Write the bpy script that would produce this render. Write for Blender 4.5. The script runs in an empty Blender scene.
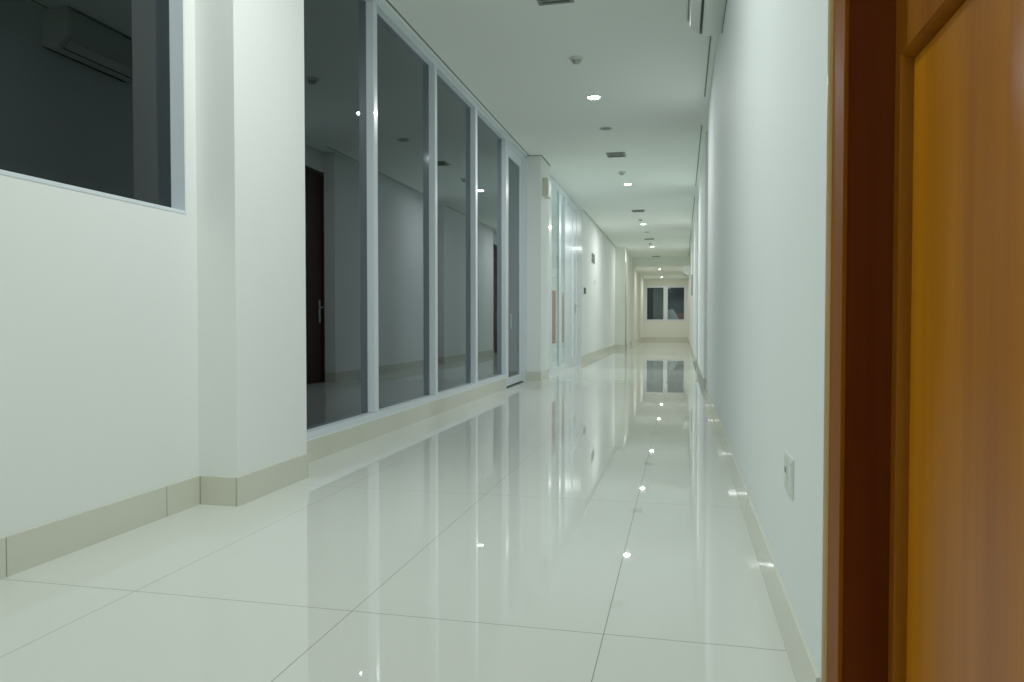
import bpy, bmesh, math
from mathutils import Vector, Matrix
C = bpy.context.scene.collection
SC = bpy.context.scene
U = 0.7                      # metres per unit; camera stands one unit above the floor

# ------------------------------------------------------------------ materials
def new_mat(name):
    m = bpy.data.materials.new(name); m.use_nodes = True
    nt = m.node_tree; nt.nodes.clear()
    out = nt.nodes.new('ShaderNodeOutputMaterial')
    return m, nt, out

def plain(name, col, rough=0.5, metal=0.0, spec=0.5, coat=0.0, emit=None, bump=0.0, bscale=60, mott=0.0, mscale=3):
    m, nt, out = new_mat(name)
    b = nt.nodes.new('ShaderNodeBsdfPrincipled')
    b.inputs['Base Color'].default_value = (*col, 1)
    b.inputs['Roughness'].default_value = rough
    b.inputs['Metallic'].default_value = metal
    b.inputs['Specular IOR Level'].default_value = spec
    b.inputs['Coat Weight'].default_value = coat
    b.inputs['Coat Roughness'].default_value = 0.08
    if emit:
        b.inputs['Emission Color'].default_value = (*emit[0], 1)
        b.inputs['Emission Strength'].default_value = emit[1]
    nt.links.new(b.outputs[0], out.inputs[0])
    if bump or mott:
        g = nt.nodes.new('ShaderNodeNewGeometry')
    if bump:
        n = nt.nodes.new('ShaderNodeTexNoise'); n.inputs['Scale'].default_value = bscale
        n.inputs['Detail'].default_value = 4
        nt.links.new(g.outputs['Position'], n.inputs['Vector'])
        bp = nt.nodes.new('ShaderNodeBump'); bp.inputs['Strength'].default_value = bump
        bp.inputs['Distance'].default_value = 0.002
        nt.links.new(n.outputs['Fac'], bp.inputs['Height'])
        nt.links.new(bp.outputs[0], b.inputs['Normal'])
    if mott:
        n2 = nt.nodes.new('ShaderNodeTexNoise'); n2.inputs['Scale'].default_value = mscale
        nt.links.new(g.outputs['Position'], n2.inputs['Vector'])
        r = nt.nodes.new('ShaderNodeMix'); r.data_type = 'RGBA'
        r.inputs[6].default_value = (*[c * (1 - mott) for c in col], 1)
        r.inputs[7].default_value = (*[min(1, c * (1 + mott)) for c in col], 1)
        nt.links.new(n2.outputs['Fac'], r.inputs[0])
        nt.links.new(r.outputs[2], b.inputs['Base Color'])
    return m

def wood(name, c0, c1, rough=0.3, coat=0.4, ior=1.2):
    m, nt, out = new_mat(name)
    N = nt.nodes.new; L = nt.links.new
    b = N('ShaderNodeBsdfPrincipled')
    b.inputs['Roughness'].default_value = rough
    b.inputs['Coat Weight'].default_value = coat
    b.inputs['IOR'].default_value = ior
    b.inputs['Coat Roughness'].default_value = 0.16
    g = N('ShaderNodeNewGeometry')
    mp = N('ShaderNodeMapping'); mp.inputs['Scale'].default_value = (9, 9, 0.5)
    L(g.outputs['Position'], mp.inputs[0])
    n = N('ShaderNodeTexNoise'); n.inputs['Scale'].default_value = 1.6; n.inputs['Detail'].default_value = 6
    n.inputs['Distortion'].default_value = 0.4
    L(mp.outputs[0], n.inputs['Vector'])
    mp2 = N('ShaderNodeMapping'); mp2.inputs['Scale'].default_value = (160, 160, 2.5)
    L(g.outputs['Position'], mp2.inputs[0])
    n2 = N('ShaderNodeTexNoise'); n2.inputs['Scale'].default_value = 1.0; n2.inputs['Detail'].default_value = 3
    L(mp2.outputs[0], n2.inputs['Vector'])
    mx = N('ShaderNodeMath'); mx.operation = 'MULTIPLY_ADD'; mx.inputs[1].default_value = 0.3
    L(n2.outputs['Fac'], mx.inputs[0]); L(n.outputs['Fac'], mx.inputs[2])
    cr = N('ShaderNodeValToRGB')
    cr.color_ramp.elements[0].position = 0.45; cr.color_ramp.elements[0].color = (*c0, 1)
    cr.color_ramp.elements[1].position = 0.85; cr.color_ramp.elements[1].color = (*c1, 1)
    L(mx.outputs[0], cr.inputs[0]); L(cr.outputs[0], b.inputs['Base Color'])
    bp = N('ShaderNodeBump'); bp.inputs['Strength'].default_value = 0.12; bp.inputs['Distance'].default_value = 0.001
    L(n2.outputs['Fac'], bp.inputs['Height']); L(bp.outputs[0], b.inputs['Normal'])
    L(b.outputs[0], out.inputs[0])
    return m

def tinted_glass(name, tint, ior=1.9, rcol=(0.85, 0.93, 1.0), thin=False):
    m, nt, out = new_mat(name)
    N = nt.nodes.new; L = nt.links.new
    f = N('ShaderNodeFresnel'); f.inputs[0].default_value = ior
    t = N('ShaderNodeBsdfTransparent'); t.inputs[0].default_value = (*tint, 1)
    g = N('ShaderNodeBsdfGlossy'); g.inputs['Roughness'].default_value = 0.01; g.inputs[0].default_value = (*rcol, 1)
    mx = N('ShaderNodeMixShader')
    if thin:      # both faces behave as seen from the air side
        g2 = N('ShaderNodeNewGeometry'); q = N('ShaderNodeMath'); q.operation = 'SUBTRACT'; q.inputs[0].default_value = 1; L(g2.outputs['Backfacing'], q.inputs[1])
        w_ = N('ShaderNodeMath'); w_.operation = 'MULTIPLY'; L(f.outputs[0], w_.inputs[0]); L(q.outputs[0], w_.inputs[1]); L(w_.outputs[0], mx.inputs[0])
    else: L(f.outputs[0], mx.inputs[0])
    L(t.outputs[0], mx.inputs[1]); L(g.outputs[0], mx.inputs[2])
    L(mx.outputs[0], out.inputs[0])
    return m

def tile_floor(name):
    m, nt, out = new_mat(name)
    N = nt.nodes.new; L = nt.links.new
    b = N('ShaderNodeBsdfPrincipled')
    b.inputs['Roughness'].default_value = 0.02
    b.inputs['IOR'].default_value = 1.55
    g = N('ShaderNodeNewGeometry'); s = N('ShaderNodeSeparateXYZ'); L(g.outputs['Position'], s.inputs[0])
    def mask(sock, off, period, half):
        a = N('ShaderNodeMath'); a.operation = 'SUBTRACT'; L(sock, a.inputs[0]); a.inputs[1].default_value = off * U - period * U / 2
        p = N('ShaderNodeMath'); p.operation = 'FLOORED_MODULO'; L(a.outputs[0], p.inputs[0]); p.inputs[1].default_value = period * U
        q = N('ShaderNodeMath'); q.operation = 'SUBTRACT'; L(p.outputs[0], q.inputs[0]); q.inputs[1].default_value = period * U / 2
        r = N('ShaderNodeMath'); r.operation = 'ABSOLUTE'; L(q.outputs[0], r.inputs[0])
        t = N('ShaderNodeMath'); t.operation = 'LESS_THAN'; L(r.outputs[0], t.inputs[0]); t.inputs[1].default_value = half
        return t.outputs[0]
    mxx = mask(s.outputs[0], -0.24, 0.87, 0.0011)
    myy = mask(s.outputs[1], 2.39, 1.81, 0.0014)
    o = N('ShaderNodeMath'); o.operation = 'MAXIMUM'; L(mxx, o.inputs[0]); L(myy, o.inputs[1])
    n = N('ShaderNodeTexNoise'); n.inputs['Scale'].default_value = 2.0; n.inputs['Detail'].default_value = 3
    L(g.outputs['Position'], n.inputs['Vector'])
    base = N('ShaderNodeMix'); base.data_type = 'RGBA'
    base.inputs[6].default_value = (*FLOOR_A, 1); base.inputs[7].default_value = (*FLOOR_B, 1)
    L(n.outputs['Fac'], base.inputs[0])
    c = N('ShaderNodeMix'); c.data_type = 'RGBA'
    L(o.outputs[0], c.inputs[0]); L(base.outputs[2], c.inputs[6]); c.inputs[7].default_value = (0.16, 0.165, 0.14, 1)
    L(c.outputs[2], b.inputs['Base Color'])
    rr = N('ShaderNodeMath'); rr.operation = 'MULTIPLY_ADD'; L(o.outputs[0], rr.inputs[0]); rr.inputs[1].default_value = 0.6; rr.inputs[2].default_value = 0.012
    L(rr.outputs[0], b.inputs['Roughness'])
    L(b.outputs[0], out.inputs[0])
    return m

FLOOR_A = (0.63, 0.665, 0.61); FLOOR_B = (0.66, 0.695, 0.64)
M = dict(
    wall=plain('painted_wall', (0.79, 0.825, 0.80), 0.75, spec=0.2, bump=0.06, bscale=90, mott=0.015),
    wall_r=plain('wall_cool_light_tint', (0.75, 0.82, 0.815), 0.65, spec=0.25, bump=0.05, bscale=90, mott=0.015),  # cool light on the near right wall put into its colour
    ceil=plain('ceiling_paint', (0.82, 0.87, 0.82), 0.9, spec=0.1),
    pale=plain('warm_far_paint', (0.76, 0.77, 0.70), 0.8, spec=0.2),
    base=plain('beige_skirting_tile', (0.60, 0.60, 0.50), 0.08, spec=0.5, mott=0.05),
    joint=plain('dark_joint', (0.22, 0.22, 0.17), 0.9),
    gap=plain('painted_gap_shade', (0.16, 0.18, 0.15), 0.9),
    alu=plain('white_aluminium', (0.66, 0.74, 0.80), 0.3, spec=0.5, coat=0.2),
    floor=tile_floor('polished_tile'),
    plastic=plain('white_plastic', (0.62, 0.66, 0.60), 0.35),
    acw=plain('air_conditioner_plastic', (0.58, 0.64, 0.59), 0.3, coat=0.3),
    dark=plain('dark_slot', (0.02, 0.025, 0.022), 0.6),
    grey=plain('grey_grille', (0.16, 0.18, 0.16), 0.5),
    sensor=plain('grey_sensor_plastic', (0.36, 0.38, 0.33), 0.5),
    beige=plain('beige_plastic', (0.55, 0.56, 0.44), 0.4),
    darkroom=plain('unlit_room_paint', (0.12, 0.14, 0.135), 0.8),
    chrome=plain('brushed_metal', (0.55, 0.57, 0.58), 0.25, metal=1.0),
    leaf=wood('orange_brown_wood', (0.25, 0.067, 0.001), (0.37, 0.115, 0.002), 0.3, 0.0, 1.17),
    stile=wood('brown_wood', (0.15, 0.036, 0.0008), (0.21, 0.058, 0.002), 0.5, 0.0, 1.10),
    jamb=wood('dark_red_brown_wood', (0.068, 0.010, 0.0002), (0.095, 0.017, 0.0004), 0.45, 0.0, 1.15),
    reddoor=wood('dark_door_wood', (0.030, 0.008, 0.004), (0.045, 0.013, 0.006), 0.4, 0.0, 1.3),
    bead=wood('wood_edge_highlight', (0.34, 0.20, 0.07), (0.44, 0.27, 0.10), 0.22, 0.0, 1.35),  # lighter tan paints the highlight on the rounded frame edge
    glass=tinted_glass('smoked_glass', (0.09, 0.11, 0.11), 1.76),
    glass_dark=tinted_glass('dark_smoked_glass', (0.06, 0.075, 0.075), 1.55),
    clear=tinted_glass('clear_glass', (0.93, 0.97, 0.96), 1.3, thin=True),
    night=tinted_glass('night_glass', (0.85, 0.9, 0.9), 1.45, thin=True),
    bulb=plain('lamp_lens', (1, 1, 1), 0.4, emit=((0.92, 1.0, 0.95), 60.0)),
    red=plain('red_paper', (0.40, 0.06, 0.06), 0.5),
    green=plain('dark_plate', (0.05, 0.06, 0.055), 0.4),
    curtain=plain('grey_curtain', (0.22, 0.25, 0.24), 0.9),
    asphalt=plain('night_paving', (0.05, 0.055, 0.055), 0.8),
    carw=plain('pale_car_paint', (0.45, 0.5, 0.5), 0.25, coat=0.6),
    carred=plain('red_lamp_plastic', (0.35, 0.05, 0.04), 0.3),
)

# ------------------------------------------------------------------ mesh helpers
def P(x, y, z): return Vector((x * U, y * U, (z + 1) * U))
class MB:
    def __init__(s): s.bm = bmesh.new(); s.org = Vector((0, 0, 0))
    def box(s, x0, x1, y0, y1, z0, z1, bev=0.0):
        vs = [s.bm.verts.new(P(x, y, z)) for x in (x0, x1) for y in (y0, y1) for z in (z0, z1)]
        fs = []
        for q in ((0,1,3,2), (4,6,7,5), (0,4,5,1), (2,3,7,6), (0,2,6,4), (1,5,7,3)):
            fs.append(s.bm.faces.new([vs[i] for i in q]))
        if bev:
            es = set(e for f in fs for e in f.edges)
            bmesh.ops.bevel(s.bm, geom=list(es), offset=bev * U, segments=2, profile=0.5, affect='EDGES')
        return s
    def prism_y(s, prof, y0, y1):
        """prof: list of (x,z), extruded along y"""
        a = [s.bm.verts.new(P(x, y0, z)) for x, z in prof]; b = [s.bm.verts.new(P(x, y1, z)) for x, z in prof]
        n = len(prof)
        for i in range(n): s.bm.faces.new([a[i], a[(i+1) % n], b[(i+1) % n], b[i]])
        s.bm.faces.new(a[::-1]); s.bm.faces.new(b)
        return s
    def prism_z(s, prof, z0, z1):
        a = [s.bm.verts.new(P(x, y, z0)) for x, y in prof]; b = [s.bm.verts.new(P(x, y, z1)) for x, y in prof]
        n = len(prof)
        for i in range(n): s.bm.faces.new([a[i], a[(i+1) % n], b[(i+1) % n], b[i]])
        s.bm.faces.new(a[::-1]); s.bm.faces.new(b)
        return s
    def sweep(s, pts, prof):
        """prof (a,b) offsets: a in x, b inward; pts = rectangle loop in the (y,z) plane at x0: (x0,[(y,z)...]) mitred"""
        x0, loop = pts; cy = sum(p[0] for p in loop) / len(loop); cz = sum(p[1] for p in loop) / len(loop)
        rings = []
        for (y, z) in loop:
            sy = 1 if y > cy else -1; sz = 1 if z > cz else -1
            rings.append([s.bm.verts.new(P(x0 + a, y - sy * b, z - sz * b)) for a, b in prof])
        n = len(loop); k = len(prof)
        for i in range(n):
            for j in range(k):
                s.bm.faces.new([rings[i][j], rings[i][(j+1) % k], rings[(i+1) % n][(j+1) % k], rings[(i+1) % n][j]])
        return s
    def lathe(s, x, y, z, prof, seg=32):
        """prof: list of (r, dz)"""
        rings = []
        for r, dz in prof:
            if r < 1e-6: rings.append([s.bm.verts.new(P(x, y, z + dz))])
            else: rings.append([s.bm.verts.new(P(x + r * math.cos(2*math.pi*i/seg), y + r * math.sin(2*math.pi*i/seg), z + dz)) for i in range(seg)])
        for a, b in zip(rings, rings[1:]):
            for i in range(seg):
                j = (i + 1) % seg
                if len(a) == 1: s.bm.faces.new([a[0], b[i], b[j]])
                elif len(b) == 1: s.bm.faces.new([a[i], a[j], b[0]])
                else: s.bm.faces.new([a[i], a[j], b[j], b[i]])
        return s
    def tube(s, pts, r, seg=12):
        pts = [P(*p) for p in pts]; rings = []
        for i, p in enumerate(pts):
            d = (pts[min(i+1, len(pts)-1)] - pts[max(i-1, 0)]).normalized()
            u = d.cross(Vector((0, 0, 1)) if abs(d.z) < .9 else Vector((1, 0, 0))).normalized(); v = d.cross(u)
            rings.append([s.bm.verts.new(p + (u * math.cos(2*math.pi*k/seg) + v * math.sin(2*math.pi*k/seg)) * r * U) for k in range(seg)])
        for a, b in zip(rings, rings[1:]):
            for k in range(seg): s.bm.faces.new([a[k], a[(k+1) % seg], b[(k+1) % seg], b[k]])
        s.bm.faces.new(rings[0][::-1]); s.bm.faces.new(rings[-1])
        return s
    def build(s, name, mat, parent=None, smooth=False):
        bmesh.ops.recalc_face_normals(s.bm, faces=s.bm.faces[:])
        me = bpy.data.meshes.new(name)
        org = P(*parent['org']) if parent is not None and 'org' in parent.keys() else Vector((0, 0, 0))
        if parent is not None: org = ROOT[parent.name]
        if parent is None:
            # origin at the base centre of the mesh
            lo = [min(v.co[i] for v in s.bm.verts) for i in range(3)]; hi = [max(v.co[i] for v in s.bm.verts) for i in range(3)]
            org = Vector(((lo[0]+hi[0])/2, (lo[1]+hi[1])/2, lo[2]))
        for v in s.bm.verts: v.co -= org
        s.bm.to_mesh(me); s.bm.free()
        me.materials.append(mat)
        if smooth:
            for p in me.polygons: p.use_smooth = True
            me.set_sharp_from_angle(angle=math.radians(40))
        o = bpy.data.objects.new(name, me); C.objects.link(o)
        if parent is None: o.location = org; ROOT[o.name] = org
        else: o.parent = parent; ROOT[o.name] = org
        return o
ROOT = {}
def tag(o, label=None, cat=None, group=None, kind=None):
    if label: o['label'] = label
    if cat: o['category'] = cat
    if group: o['group'] = group
    if kind: o['kind'] = kind
    return o
def empty(name, x, y, z):
    o = bpy.data.objects.new(name, None); o.empty_display_size = 0.1; C.objects.link(o)
    o.location = P(x, y, z); ROOT[o.name] = P(x, y, z); return o
def struct(name, mb, mat, label=None, cat=None):
    o = mb.build(name, mat); o['kind'] = 'structure'
    tag(o, label, cat); return o
def dup(root, dx, dy, dz, label, group=None):
    def cp(o, parent):
        c = o.copy(); C.objects.link(c)
        if parent is not None: c.parent = parent
        for k in o.children: cp(k, c)
        return c
    r = cp(root, None); r.location = root.location + Vector((dx * U, dy * U, dz * U)); r['label'] = label
    if group: r['group'] = group
    return r

# ------------------------------------------------------------------ key planes
XL, XG, XP, XS, XR = -2.59, -2.60, -2.355, -2.47, 0.325
ZC, ZC2, YB, YE = 2.84, 2.45, 33.3, 43.5
XF = -2.10                       # left wall of the far corridor
YN = -5.0                        # closing wall behind the camera

# floor and ceiling
struct('floor', MB().box(-8.5, 1.4, YN - .2, YE + .2, -1.15, -1.0), M['floor'], 'polished cream floor tiles reflecting the corridor', 'floor')
cb = MB()
cb.box(-8.5, 1.4, YN - .2, YB, ZC, ZC + .25)
struct('ceiling', cb, M['ceil'], 'plain white corridor ceiling with recessed downlights', 'ceiling')
struct('ceiling', MB().box(XF - .6, 1.4, YB, YE + .2, ZC2, ZC + .25), M['ceil'], 'lowered ceiling at the far end of the corridor', 'ceiling')

# left wall with the interior window opening
w = MB()
w.box(XL - .13, XL, YN, 0.6, -1, ZC)
w.box(XL - .13, XL, 0.6, 3.542, -1, .578)
w.box(XL - .13, XL, 0.6, 3.542, 2.3, ZC)
w.box(XL - .13, XL, 3.542, 3.64, -1, ZC)
struct('wall_left', w, M['wall'], 'white wall under and around the dark interior window', 'wall')
struct('wall_left', MB().box(XL - .21, XP, 3.632, 4.405, -1, ZC), M['wall'], 'white pillar between the interior window and the glass wall', 'pillar')
w = MB(); w.box(XG - .1, XG + .004, 4.405, 11.08, -1, -.842)
struct('wall_left', w, M['wall'], 'low curb under the tall glass wall', 'curb')
struct('wall_left', MB().box(XG - .2, XP, 12.6, 13.42, -1, ZC), M['wall'], 'white pillar between the glass door and the storefront', 'pillar')
w = MB(); w.box(XS - .3, XS, 18.9, 28.55, -1, ZC); w.box(XS - .3, XS, 13.42, 13.6, -1, ZC)
w.box(XS - .3, XS - .07, 13.6, 18.9, 2.75, ZC)
struct('wall_left', w, M['wall'], 'long white wall beyond the storefront door', 'wall')
w = MB(); w.box(XS - .3, XF, 28.55, 29.3, -1, ZC); w.box(XF - .3, XF - .02, 29.3, YE, -1, ZC)
w.box(XF - .02, XF + .05, 32.8, 33.7, -1, ZC2 if False else 2.44)
struct('wall_left', w, M['pale'], 'cream wall of the narrower far corridor', 'wall')
# right wall with three door niches
niches = [(10.25, 11.6), (16.1, 17.5), (22.4, 23.85)]
w = MB(); w.box(XR, XR + .25, 1.87, 10.25, -1, ZC)
struct('wall_right', w, M['wall_r'], 'smooth white wall beside the wooden door, cool light painted in', 'wall')
w = MB()
w.box(XR, XR + .25, YN, .30, -1, ZC); w.box(XR, XR + .25, .30, 1.87, 2.5, ZC)
struct('wall_right', w, M['wall'], 'white wall above the wooden door', 'wall')
w = MB()
w.box(XR, XR + .25, 11.6, 16.1, -1, ZC); w.box(XR, XR + .25, 17.5, 22.4, -1, ZC); w.box(XR, XR + .25, 23.85, 30.5, -1, ZC)
for a, b in niches: w.box(XR + .25, XR + .4, a - .2, b + .2, -1, ZC)
struct('wall_right', w, M['wall'], 'white right wall broken by recessed doorways', 'wall')
struct('wall_right', MB().box(XR, XR + .25, 30.5, YE, -1, ZC), M['pale'], 'cream right wall at the corridor end', 'wall')
# end wall with window opening, back wall behind camera
wy0, wy1 = -2.03, 0.17
zb, zt = 0.10, 2.06
w = MB()
w.box(XF - .3, wy0, YE, YE + .2, -1, ZC2); w.box(wy1, XR + .25, YE, YE + .2, -1, ZC2)
w.box(wy0, wy1, YE, YE + .2, -1, zb); w.box(wy0, wy1, YE, YE + .2, zt, ZC2)
struct('wall_end', w, M['pale'], 'end wall holding the two-pane window', 'wall')
struct('wall_back', MB().box(-8.5, 1.4, YN - .2, YN, -1, ZC), M['wall'], 'closing wall behind the viewer', 'wall')
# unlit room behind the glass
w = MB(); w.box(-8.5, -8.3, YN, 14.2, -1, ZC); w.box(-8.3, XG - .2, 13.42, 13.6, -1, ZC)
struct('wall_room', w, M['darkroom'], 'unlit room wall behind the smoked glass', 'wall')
# lit shop room behind the storefront
w = MB(); w.box(-5.6, -5.4, 13.6, 20.0, -1, ZC); w.box(-5.4, XS - .3, 19.8, 20.0, -1, ZC)
struct('wall_room', w, M['wall'], 'lit room wall seen through the storefront glass', 'wall')

# skirting
def skirt(name, boxes, lab, joints=()):
    m = MB()
    for b in boxes: m.box(*b)
    o = struct(name, m, M['base'], lab, 'skirting')
    return o
T = .010
skirt('baseboard_left', [(XL, XL + T, YN, 3.632 - T, -1, -.842)], 'beige tile skirting under the interior window')
skirt('baseboard_left', [(XP, XP + T, 3.632 - T, 4.405 + T, -1, -.842), (XL, XP, 3.632 - T, 3.632, -1, -.842), (XG + .004, XP, 4.405, 4.405 + T, -1, -.842)], 'beige tile skirting around the near white pillar')
skirt('baseboard_left', [(XG + .004, XG + .004 + T, 4.405 + T, 11.04, -1, -.842)], 'beige tile skirting below the tall glass wall')
skirt('baseboard_left', [(XG, XP, 12.6 - T, 12.6, -1, -.842), (XP, XP + T, 12.6 - T, 13.42 + T, -1, -.842)], 'beige skirting around the pillar past the glass door')
skirt('baseboard_left', [(XS, XS + T, 18.93, 28.55 - T, -1, -.842), (XS, XF, 28.55 - T, 28.55, -1, -.842)], 'beige skirting along the wall past the storefront')
skirt('baseboard_left', [(XF - .02, XF - .01, 29.3, 32.8, -1, -.842), (XF - .02, XF - .01, 33.7, YE, -1, -.842)], 'skirting of the far corridor on the left')
skirt('baseboard_right', [(XR - T, XR, 1.875, 10.25 + T, -1, -.842)], 'pale tile skirting along the near right wall')
rb = [(XR - T, XR, a, b, -1, -.842) for a, b in ((11.6 - T, 16.1 + T), (17.5 - T, 22.4 + T), (23.85 - T, YE))]
rb += [(XR, XR + .18, b - T, b, -1, -.842) for a, b in niches]
skirt('baseboard_right', rb, 'pale tile skirting along the far right wall')
skirt('baseboard_end', [(XF, XR - T, YE - T, YE, -1, -.842)], 'beige skirting below the far window')
# vertical joints of the skirting tiles
j = MB()
for y in (-.0, 1.5, 2.41, 3.35): j.box(XL + T, XL + T + .0008, y - .002, y + .002, -1, -.842)
j.box(XP - .004, XP, 3.632 - T - .0008, 3.632 - T, -1, -.842)
j.box(XL + T, XL + T + .004, 3.632 - T - .0008, 3.632 - T, -1, -.842)
for y in (): j.box(XP + T, XP + T + .0008, y - .0012, y + .0012, -1, -.842)
for y in (): j.box(XG + .004 + T, XG + .0048 + T, y - .0015, y + .0015, -1, -.842)
struct('trim_1', j, M['joint'], 'thin dark joints of the left skirting tiles', 'joints')
# ceiling shadow gaps, their shade painted as flat dark strips
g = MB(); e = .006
def gl(x, y0, y1, sgn):  # dark strip in place of the groove's shade at x
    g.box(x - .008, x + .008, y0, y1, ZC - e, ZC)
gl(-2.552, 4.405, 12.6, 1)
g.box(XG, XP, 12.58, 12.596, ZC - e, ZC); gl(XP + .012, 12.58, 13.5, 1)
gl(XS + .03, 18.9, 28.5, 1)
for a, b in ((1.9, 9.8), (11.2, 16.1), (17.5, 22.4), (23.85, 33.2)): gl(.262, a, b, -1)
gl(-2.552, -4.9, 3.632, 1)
struct('trim_2', g, M['gap'], 'dark strips painted as gap shade between ceiling and walls', 'shadow gap')

# ------------------------------------------------------------------ interior window (near left)
XM = -2.67                                   # plane of the panes
wn = tag(empty('window_1', XM, 2.0, .535), 'dark interior window with white frame on the near left wall', 'window', kind='structure')
fr = MB()
fr.box(XM - .03, XL + .003, .6, 3.542, .578, .595)
fr.box(XM - .03, XL + .003, 3.53, 3.542, .595, 2.3)
fr.box(XM - .03, XL + .003, .6, .645, .595, 2.3)
fr.box(XM - .03, XL + .003, .645, 3.53, 2.255, 2.3)
fr.build('frame', M['alu'], wn)
MB().box(XM - .006, XM, .645, 3.53, .595, 2.255).build('pane', M['glass_dark'], wn)

# ------------------------------------------------------------------ tall glass wall
gw = tag(empty('window_2', XG, 7.7, -.842), 'tall smoked glass wall in four bays with white frame', 'window', kind='structure')
fr = MB()
fr.box(XM - .04, XG, 4.405, 11.14, -.842, -.785)
fr.box(XM - .04, XG, 4.405, 12.6, 2.762, 2.838)
fr.box(XM - .04, XG + .004, 4.405, 12.6, 2.80, 2.838)
fr.build('frame', M['alu'], gw)
muls = [(6.09, 6.17), (7.73, 7.81), (9.36, 9.45), (11.07, 11.14)]
edges = [4.405]; GT = 2.762
for a, b in muls:
    MB().box(XM - .04, XG, a, b, -.785, GT, .006).build('mullion', M['alu'], gw); edges += [a, b]
for i in range(4):
    MB().box(XM - .006, XM, edges[2*i], edges[2*i+1], -.785, GT).build('pane', M['glass'], gw)
# beige ledge under frame is the curb

# glass door at the end of the glass wall
gd = tag(empty('door_1', XG, 11.7, -1), 'tall smoked glass door in white frame beside the pillar', 'door', kind='structure')
MB().box(XM - .04, XG + .006, 12.3, 12.38, -1, 2.762).box(XM - .04, XG + .006, 12.46, 12.6, -1, 2.762).box(XM - .04, XG - .02, 12.38, 12.46, -1, 2.762).build('jamb', M['alu'], gd)
m = MB(); X0, X1 = XM + .0, XG - .01
m.box(X0, X1, 11.16, 11.27, -.975, 2.70).box(X0, X1, 12.15, 12.29, -.975, 2.70)
m.box(X0, X1, 11.27, 12.15, -.975, -.86).box(X0, X1, 11.27, 12.15, 2.56, 2.70)
lf = m.build('leaf', M['alu'], gd)
MB().box(X0 + .03, X0 + .035, 11.27, 12.15, -.86, 2.56).build('pane', M['glass'], lf)
MB().tube([(X1, 11.25, .12), (X1 + .05, 11.25, .12), (X1 + .05, 11.25, -.1), (X1, 11.25, -.1)], .012).build('handle', M['chrome'], lf)
MB().box(XM - .02, XG + .01, 11.14, 12.3, -.999, -.985).build('door_gap_shade', M['dark'], gd)  # dark strip stands in for the shaded gap under the leaf
MB().box(XM, XG - .01, 11.14, 12.3, 2.705, 2.762).build('door_head', M['alu'], gd)

# ------------------------------------------------------------------ lit storefront
XQ = XS - .012
st = tag(empty('window_3', XQ, 15.4, -1), 'clear glass storefront in white frame past the pillar', 'window', kind='structure')
m = MB()
m.box(XQ - .05, XQ, 13.6, 16.5, -1, -.90).box(XQ - .05, XQ, 13.6, 18.9, 2.72, 2.83)
m.build('frame', M['alu'], st)
for a, b in ((14.1, 14.42), (15.36, 15.62), (16.2, 16.5)): MB().box(XQ - .05, XQ, a, b, -.9, 2.72).build('mullion', M['alu'], st)
for a, b in ((14.42, 15.36), (15.62, 16.2)): MB().box(XQ - .012, XQ - .006, a, b, -.9, 2.72).build('pane', M['clear'], st)
sd = tag(empty('door_2', XQ, 17.4, -1), 'narrow white-framed glass door at the storefront end', 'door', kind='structure')
m = MB(); m.box(XQ - .05, XQ - .004, 16.53, 17.2, -.98, 2.6).box(XQ - .05, XQ - .004, 17.45, 17.95, -.98, 2.6)
m.box(XQ - .05, XQ - .004, 17.2, 17.45, -.98, -.8).box(XQ - .05, XQ - .004, 17.2, 17.45, 2.4, 2.6)
lf = m.build('leaf', M['alu'], sd)
MB().box(XQ - .02, XQ - .014, 17.2, 17.45, -.8, 2.4).build('pane', M['clear'], lf)
MB().box(XQ - .004, XQ + .006, 17.72, 17.86, .22, .44, .002).build('lock_plate', M['sensor'], lf)
MB().tube([(XQ, 17.8, .40), (XQ + .05, 17.8, .40), (XQ + .05, 17.6, .40)], .012).build('handle', M['chrome'], lf)
MB().box(XQ - .05, XQ + .002, 18.0, 18.9, -1, 2.72).box(XQ - .05, XQ, 16.5, 18.0, 2.62, 2.72).build('jamb', M['alu'], sd)
for i, (a, b, lab) in enumerate(((14.62, 15.06, 'tall red strip poster inside the storefront pane nearer the pillar'), (15.9, 16.12, 'tall red strip poster inside the storefront pane nearer the door'))):
    tag(MB().box(XQ - .022, XQ - .018, a, b, -.42, .64).build('strip_poster', M['red']), lab, 'poster', 'red posters behind the storefront glass')

# ------------------------------------------------------------------ near wooden door (right)
XD = 0.425
wd = tag(empty('door_3', XD, 1.1, -1), 'orange brown varnished wooden door with moulded panels', 'door', kind='structure')
def ring(m, x, y0, y1, z0, z1, prof): m.sweep((x, [(y0, z0), (y1, z0), (y1, z1), (y0, z1)]), prof)
# frame lining and architrave
m = MB()
m.box(XR + .014, XD + .12, 1.702, 1.87, -1, 2.48)
m.box(XR + .012, XD + .12, .30, .40, -1, 2.48)
m.box(XR + .012, XD + .12, .40, 1.702, 2.40, 2.48)
m.build('door_frame', M['jamb'], wd)
m = MB()
m.box(XR + .004, XR + .014, 1.702, 1.826, -1, 2.47, .002)
m.box(XR - .002, XR + .012, .31, .40, -1, 2.47, .003)
m.box(XR - .002, XR + .012, .40, 1.702, 2.405, 2.47, .003)
ar = m.build('architrave', M['stile'], wd)
MB().tube([(XR + .016, 1.845, -.995), (XR + .016, 1.845, 2.47)], .0195, 24).build('bead', M['bead'], ar, True)
ls = MB()
S0, S1 = .41, 1.690
T1, Zm0, Zm1, Zt = 1.70, .53, .83, 2.25
ls.box(XD, XD + .05, 1.615, S1, -.985, 2.39)
ls.box(XD, XD + .05, S0, .52, -.985, 2.39)
ls.box(XD, XD + .05, .52, 1.615, Zm0, Zm1); ls.box(XD, XD + .05, .52, 1.615, -.985, -.78); ls.box(XD, XD + .05, .52, 1.615, Zt, 2.39)
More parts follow.
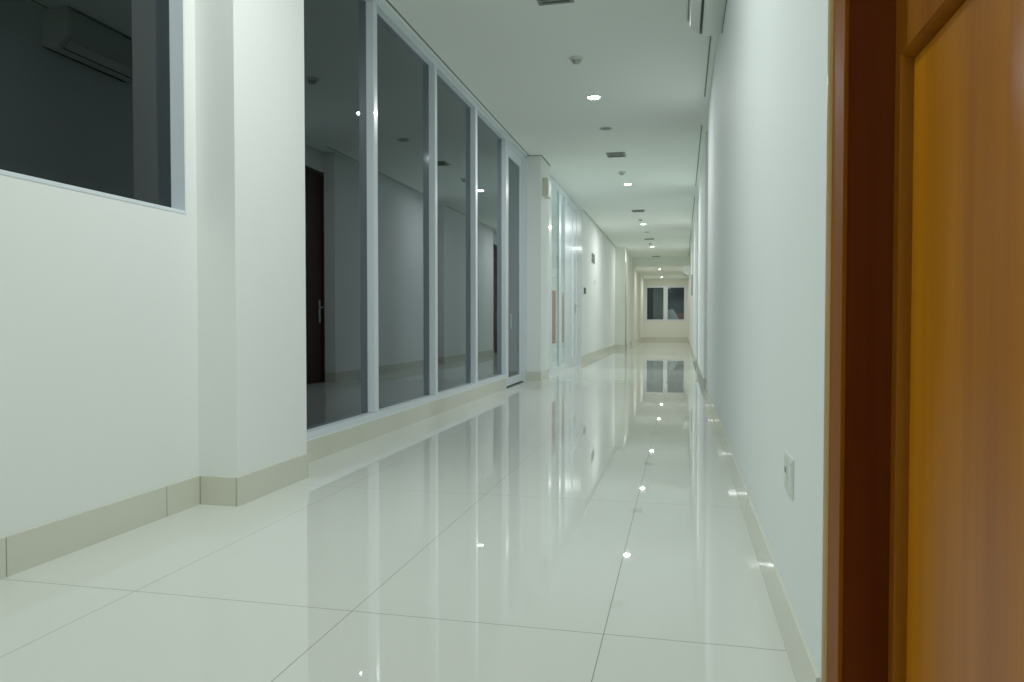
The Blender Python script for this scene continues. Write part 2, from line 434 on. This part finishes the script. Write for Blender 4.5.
lf = ls.build('leaf', M['stile'], wd)
prof = [(0.006, 0.0), (-.006, .002), (-.012, .007), (-.009, .012), (.0, .016), (.022, .017), (.03, .017), (.03, 0)]
MB().box(XD + .042, XD + .05, .52, 1.615, -.78, Zm0).box(XD + .042, XD + .05, .52, 1.615, Zm1, Zt).build('panel_groove_shade', M['dark'], lf)  # dark colour paints the shadow line around each panel
for z0, z1 in ((-.78, Zm0), (Zm1, Zt)):
    m = MB(); ring(m, XD, .52, 1.615, z0, z1, prof); m.build('moulding', M['stile'], lf, True)
    MB().box(XD + .008, XD + .04, .542, 1.593, z0 + .022, z1 - .022, .003).build('panel', M['leaf'], lf)
MB().box(XD - .003, XD + .002, S0 + .02, S0 + .07, -.02, .28, .002).build('lock_plate', M['chrome'], lf)
MB().tube([(XD, S0 + .045, .17), (XD - .07, S0 + .045, .17), (XD - .07, S0 + .2, .17)], .013).build('handle', M['chrome'], lf)

# recessed dark doors in the niches
def niche_door(n, a, b, lab):
    d = tag(empty('door_%d' % n, XR + .2, (a + b) / 2, -1), lab, 'door', kind='structure')
    x = XR + .19
    MB().box(x, XR + .25, a, a + .06, -1, 2.5).box(x, XR + .25, b - .06, b, -1, 2.5).box(x, XR + .25, a + .06, b - .06, 2.42, 2.5).build('door_frame', M['reddoor'], d)
    l = MB().box(x + .015, XR + .25, a + .06, b - .06, -.99, 2.42).build('leaf', M['reddoor'], d)
    MB().box(x + .003, x + .015, b - .2, b - .13, .0, .38, .003).build('lock_plate', M['chrome'], l)
    MB().tube([(x + .015, b - .165, .25), (x - .06, b - .165, .25), (x - .06, b - .32, .25)], .014).build('handle', M['chrome'], l)
    if ZC > 2.5: MB().box(x, XR + .25, a, b, 2.5, ZC).build('transom_panel', M['wall'], d)
for k, (a, b) in enumerate(niches):
    niche_door(4 + k, a, b, ('dark brown door in the nearest right wall niche', 'dark brown door in the middle right wall niche', 'dark brown door in the farthest right wall niche')[k])

# dark side door on left of far corridor
fd = tag(empty('door_7', XF, 29.0, -1), 'dark edge of a side door in the far corridor', 'door', kind='structure')
MB().box(XF, XF + .02, 28.58, 29.2, -1, 2.3).build('door_frame', M['sensor'], fd)
MB().box(XF, XF + .03, 28.7, 29.0, -1, -.7).build('kick_plate', M['grey'], fd)

# ------------------------------------------------------------------ end window
ew = tag(empty('window_4', -.93, YE, zb), 'white two-pane window at the corridor end, dark outside', 'window', kind='structure')
m = MB(); y0, y1 = YE - .03, YE + .12
gx = [(-1.955, -1.03), (-.80, .11)]
m.box(wy0, gx[0][0], y0, y1, zb, zt).box(gx[0][1], gx[1][0], y0, y1, zb, zt).box(gx[1][1], wy1, y0, y1, zb, zt)
for a, b in gx: m.box(a, b, y0, y1, zb, zb + .07).box(a, b, y0, y1, zt - .08, zt)
m.build('frame', M['alu'], ew)
for a, b in gx: MB().box(a, b, YE + .04, YE + .05, zb + .07, zt - .08).build('pane', M['night'], ew)
# outside at night
struct('ground_outside', MB().box(-14, 14, YE + .25, 70, -1.3, -1.15), M['asphalt'], 'dark paving outside the far window', 'ground')
struct('wall_outside', MB().box(-14, 14, 70, 70.3, -1.2, 5), M['asphalt'], 'dark building wall outside the far window', 'wall')
# pleated curtain behind the left pane
prof = []
N_ = 60
for i in range(N_ + 1):
    x = -1.62 + .60 * i / N_; prof.append((x, YE + .33 + .03 * math.sin(i * 1.05)))
prof2 = [(x, y + .012) for x, y in prof][::-1]
tag(MB().prism_z(prof + prof2, .0, 1.95).build('curtain', M['curtain'], None, True), 'grey pleated curtain outside the left pane of the far window', 'curtain')
# pale parked car shape and red lamp
cp = [(-1.05, -.3), (-1.05, .55), (-.95, .72), (-.52, .78), (-.40, .60), (-.12, .1), (.0, -.3)]
car = empty('parked_car', -.5, 46.0, -1.15)
tag(car, 'pale parked vehicle in the dark outside the right pane', 'vehicle')
vs = MB(); a = [vs.bm.verts.new(P(x, 44.6, z)) for x, z in cp]; b_ = [vs.bm.verts.new(P(x, 47.5, z)) for x, z in cp]
n_ = len(cp)
for i in range(n_): vs.bm.faces.new([a[i], a[(i+1) % n_], b_[(i+1) % n_], b_[i]])
vs.bm.faces.new(a[::-1]); vs.bm.faces.new(b_); vs.box(-1.0, -.05, 44.7, 47.4, -.7, -.3)
vs.build('body', M['carw'], car)
for yy in (45.1, 47.0):
    for xx in (-1.0, -.2):
        t = MB()
        ring_pts = [(yy + .28 * math.cos(k * math.pi / 12), -.87 + .28 * math.sin(k * math.pi / 12)) for k in range(24)]
        a = [t.bm.verts.new(P(xx, p, q)) for p, q in ring_pts]; b_ = [t.bm.verts.new(P(xx + .13, p, q)) for p, q in ring_pts]
        for i in range(24): t.bm.faces.new([a[i], a[(i+1) % 24], b_[(i+1) % 24], b_[i]])
        t.bm.faces.new(a[::-1]); t.bm.faces.new(b_)
        t.build('wheel', M['dark'], car)
tag(MB().box(-.55, .2, 48.0, 48.5, -1.15, .50).box(-.50, .15, 48.05, 48.45, .50, .58).build('cabinet', M['carred']), 'dark red cabinet outside the right pane of the far window', 'cabinet')

# ------------------------------------------------------------------ ceiling fittings
XLt = -1.10
LY = [-3.4, 3.1, 9.52, 15.6, 22.0, 28.6]
def downlight(x, y, z):
    d = empty('downlight', x, y, z)
    MB().lathe(x, y, z, [(.088, 0), (.088, -.008), (.078, -.010), (.072, -.004), (.072, 0)]).build('trim_ring', M['plastic'], d, True)
    MB().lathe(x, y, z, [(.072, -.0035), (0.04, -.008), (0, -.010)]).build('lens', M['bulb'], d, True)
    return d
proto = None
labs = ['round lit ceiling downlight far behind the viewer', 'round lit ceiling downlight above the near window',
        'largest lit round downlight, nearest one seen in the ceiling', 'second lit round downlight from the near end of the ceiling',
        'third lit round downlight from the near end of the ceiling', 'fourth lit round downlight, just before the lowered ceiling']
POW = [17, 22, 17, 19, 20, 15]
def lamp(x, y, z, p, col=(0.955, 1.0, 0.975), r=.09):
    l = bpy.data.lights.new('downlight_beam', 'AREA'); l.shape = 'DISK'; l.size = r; l.energy = p; l.color = col
    o = bpy.data.objects.new('downlight_beam', l); C.objects.link(o); o.location = P(x, y, z - .018)
for i, y in enumerate(LY):
    if proto is None:
        proto = downlight(XLt, y, ZC); d = proto; tag(proto, labs[i], 'downlight', 'round lit downlights in the corridor ceiling')
    else: dup(proto, 0, y - LY[0], 0, labs[i])
    lamp(XLt, y, ZC, POW[i])
for y, lab, x in ((35.1, 'lit round downlight nearer the viewer in the lowered far ceiling', -1.02), (41.4, 'lit round downlight right before the far window', -1.06)):
    dup(proto, x - XLt, y - LY[0], ZC2 - ZC, lab)
    lamp(x, y, ZC2, 9.5, (1, .985, .90))
lamp(-3.9, 16.2, ZC, 30, (.9, 1, 1), .3)

# smoke detectors
def detector(y):
    d = empty('smoke_detector', -1.12, y, ZC)
    MB().lathe(-1.12, y, ZC, [(.075, 0), (.075, -.02), (.066, -.028), (0, -.028)]).build('base', M['plastic'], d, True)
    MB().lathe(-1.12, y, ZC, [(.052, -.028), (.048, -.045), (.034, -.058), (.018, -.063), (0, -.064)]).build('sensor_head', M['sensor'], d, True)
    return d
dp = detector(8.08); tag(dp, 'round smoke detector nearest the viewer, before the largest downlight', 'smoke detector', 'smoke detectors along the ceiling')
for y, lab in ((14.33, 'smoke detector just before the second downlight'), (20.94, 'smoke detector just before the third downlight'), (27.3, 'smoke detector before the fourth downlight')):
    dup(dp, 0, y - 8.08, 0, lab)
# round flush covers
def cover(y):
    d = empty('ceiling_speaker', -1.1, y, ZC)
    MB().lathe(-1.1, y, ZC, [(.105, 0), (.105, -.008), (.088, -.012), (.085, -.006)]).build('rim', M['plastic'], d, True)
    MB().lathe(-1.1, y, ZC, [(.086, -.004), (.05, -.012), (0, -.014)]).build('grille', M['grey'], d, True)
    return d
cp_ = cover(11.06); tag(cp_, 'round unlit flush ceiling speaker past the largest downlight', 'ceiling speaker', 'flush round ceiling speakers')
dup(cp_, .015, 23.97 - 11.06, 0, 'round flush ceiling speaker past the third downlight')
# vents
def vent(y0):
    d = empty('ceiling_vent', -1.1, y0, ZC)
    x0, x1, y1 = -1.258, -.945, y0 + .34
    MB().box(x0, x1, y0, y0 + .03, ZC - .012, ZC).box(x0, x1, y1 - .03, y1, ZC - .012, ZC).box(x0, x0 + .03, y0 + .03, y1 - .03, ZC - .012, ZC).box(x1 - .03, x1, y0 + .03, y1 - .03, ZC - .012, ZC).build('frame', M['grey'], d)
    MB().box(x0 + .03, x1 - .03, y0 + .03, y1 - .03, ZC - .002, ZC).build('backing', M['dark'], d)
    for k in range(5):
        yy = y0 + .045 + k * .053
        MB().prism_y([(x0 + .03, ZC - .001), (x1 - .03, ZC - .001), (x1 - .03, ZC - .005), (x0 + .03, ZC - .005)], yy, yy + .03).build('slat', M['grey'], d)
    return d
vp = vent(6.32); tag(vp, 'rectangular slatted ceiling vent cut by the top of the photo', 'ceiling vent', 'slatted ceiling vents')
for y, lab in ((12.66, 'slatted ceiling vent between the first and second downlights'), (19.2, 'slatted ceiling vent just before the third downlight'), (25.8, 'slatted ceiling vent just before the fourth downlight'), (32.7, 'slatted ceiling vent at the edge of the lowered ceiling')):
    dup(vp, 0, y - 6.32, 0, lab)

# ------------------------------------------------------------------ air conditioners
def aircon(y0, y1, zb_, lab, xr=XR):
    a = tag(empty('air_conditioner', xr - .14, (y0 + y1) / 2, zb_), lab, 'air conditioner', 'wall air conditioners')
    x = xr
    body = [(x, zb_ + .03), (x - .12, zb_), (x - .165, zb_ + .012), (x - .265, zb_ + .085), (x - .292, zb_ + .15), (x - .292, zb_ + .33), (x - .27, zb_ + .37), (x, zb_ + .37)]
    o = MB().prism_y(body, y0 + .02, y1 - .02).build('body', M['acw'], a, True)
    for p, q in ((y0, y0 + .02), (y1 - .02, y1)):
        MB().prism_y([(px + (.0 if i in (0, 7) else .004), pz) for i, (px, pz) in enumerate(body)], p, q).build('end_cap', M['plastic'], a, True)
    MB().prism_y([(x - .298, zb_ + .13), (x - .305, zb_ + .15), (x - .305, zb_ + .33), (x - .292, zb_ + .345), (x - .292, zb_ + .13)], y0 + .03, y1 - .03).build('front_panel', M['acw'], a, True)
    MB().prism_y([(x - .172, zb_ + .008), (x - .188, zb_ + .02), (x - .182, zb_ + .03), (x - .168, zb_ + .022)], y0 + .05, y1 - .05).build('air_slot', M['dark'], a)
    MB().prism_y([(x - .19, zb_ + .018), (x - .262, zb_ + .072), (x - .268, zb_ + .078), (x - .266, zb_ + .066), (x - .194, zb_ + .010)], y0 + .05, y1 - .05).build('louvre', M['plastic'], a)
    MB().box(x - .004, x + .006, y0, y1, zb_ + .02, zb_ + .03).build('wall_contact_shade', M['dark'], a)  # dark strip painted as shadow where the unit meets the wall
    return a
aircon(5.75, 6.78, 2.475, 'white wall air conditioner high on the near right wall')
aircon(30.6, 31.6, 1.88, 'small far air conditioner high on right wall before the far window')
# the unit seen in the near window stands for itself as a reflection

# ------------------------------------------------------------------ small wall things
so = tag(empty('wall_socket', XR, 2.475, -.45), 'white power socket low on the right wall by the wooden door', 'socket')
MB().box(XR - .006, XR, 2.33, 2.50, -.525, -.405, .002).build('plate', M['plastic'], so)
MB().box(XR - .008, XR - .006, 2.43, 2.49, -.515, -.415).build('socket_face', M['acw'], so)
MB().box(XR - .0088, XR - .008, 2.447, 2.455, -.467, -.45).box(XR - .0088, XR - .008, 2.467, 2.475, -.467, -.45).build('pin_hole', M['dark'], so)
MB().box(XR - .008, XR - .006, 2.34, 2.40, -.515, -.415).build('switch', M['acw'], so)
eb = tag(empty('emergency_light', XP, 12.9, 2.17), 'beige box lamp mounted high on the pillar past the glass door', 'lamp')
MB().box(XP - .006, XP + .10, 12.75, 13.05, 2.17, 2.49, .01).build('housing', M['beige'], eb)
MB().box(XP + .10, XP + .108, 12.79, 13.01, 2.22, 2.44, .003).build('diffuser', M['plastic'], eb)
sg = tag(empty('wall_sign', XS, 20.6, 1.62), 'small dark square sign on the wall past the storefront', 'sign')
MB().box(XS, XS + .02, 20.95, 21.6, 1.68, 1.94, .004).build('plate', M['green'], sg)
MB().box(XS + .02, XS + .024, 21.05, 21.5, 1.76, 1.84).build('panel', M['grey'], sg)
tag(MB().box(XS, XS + .012, 21.6, 21.85, 1.10, 1.22, .004).build('light_switch', M['plastic']), 'tiny white switch plate under the dark wall sign', 'switch')
rd = tag(empty('card_reader', XS, 19.0, .76), 'small black card reader beside the storefront door', 'card reader')
MB().box(XS - .006, XS + .035, 19.25, 19.5, .74, .90, .008).build('body', M['green'], rd)
nb = tag(empty('notice_board', XR, 25.1, .8), 'dark narrow notice board on the right wall deep in the corridor', 'notice board')
MB().box(XR - .03, XR, 24.8, 25.4, .88, 1.54, .004).build('frame', M['grey'], nb)
MB().box(XR - .034, XR - .03, 24.85, 25.35, .92, 1.50).build('board', M['green'], nb)

# ------------------------------------------------------------------ camera
F, VX, VY = 750.0, 682.0, 322.5
d = Vector(((VX - 512) / F, -(VY - 341) / F, -1.0)).normalized()
n = Vector((0, 1.0, (341 - VY) / F)).normalized()
r = d.cross(n).normalized(); 
R = Matrix((r, d, n))
cam = bpy.data.cameras.new('camera'); cam.sensor_width = 36; cam.lens = F / 1024 * 36; cam.clip_start = .02; cam.clip_end = 200
co = bpy.data.objects.new('camera', cam); C.objects.link(co)
mw = R.to_4x4(); mw.translation = Vector((0, 0, U)); co.matrix_world = mw
SC.camera = co

# ------------------------------------------------------------------ world, colour
wd_ = bpy.data.worlds.new('night'); SC.world = wd_; wd_.use_nodes = True
bg = wd_.node_tree.nodes['Background']; bg.inputs[0].default_value = (.35, .45, .5, 1); bg.inputs[1].default_value = .45
SC.view_settings.view_transform = 'Standard'
SC.view_settings.look = 'None'
SC.view_settings.exposure = 0.05
SC.view_settings.gamma = 1.26
SC.cycles.use_denoising = True
SC.cycles.max_bounces = 14; SC.cycles.diffuse_bounces = 8; SC.cycles.glossy_bounces = 6; SC.cycles.transparent_max_bounces = 12
SC.cycles.sample_clamp_indirect = 6.0
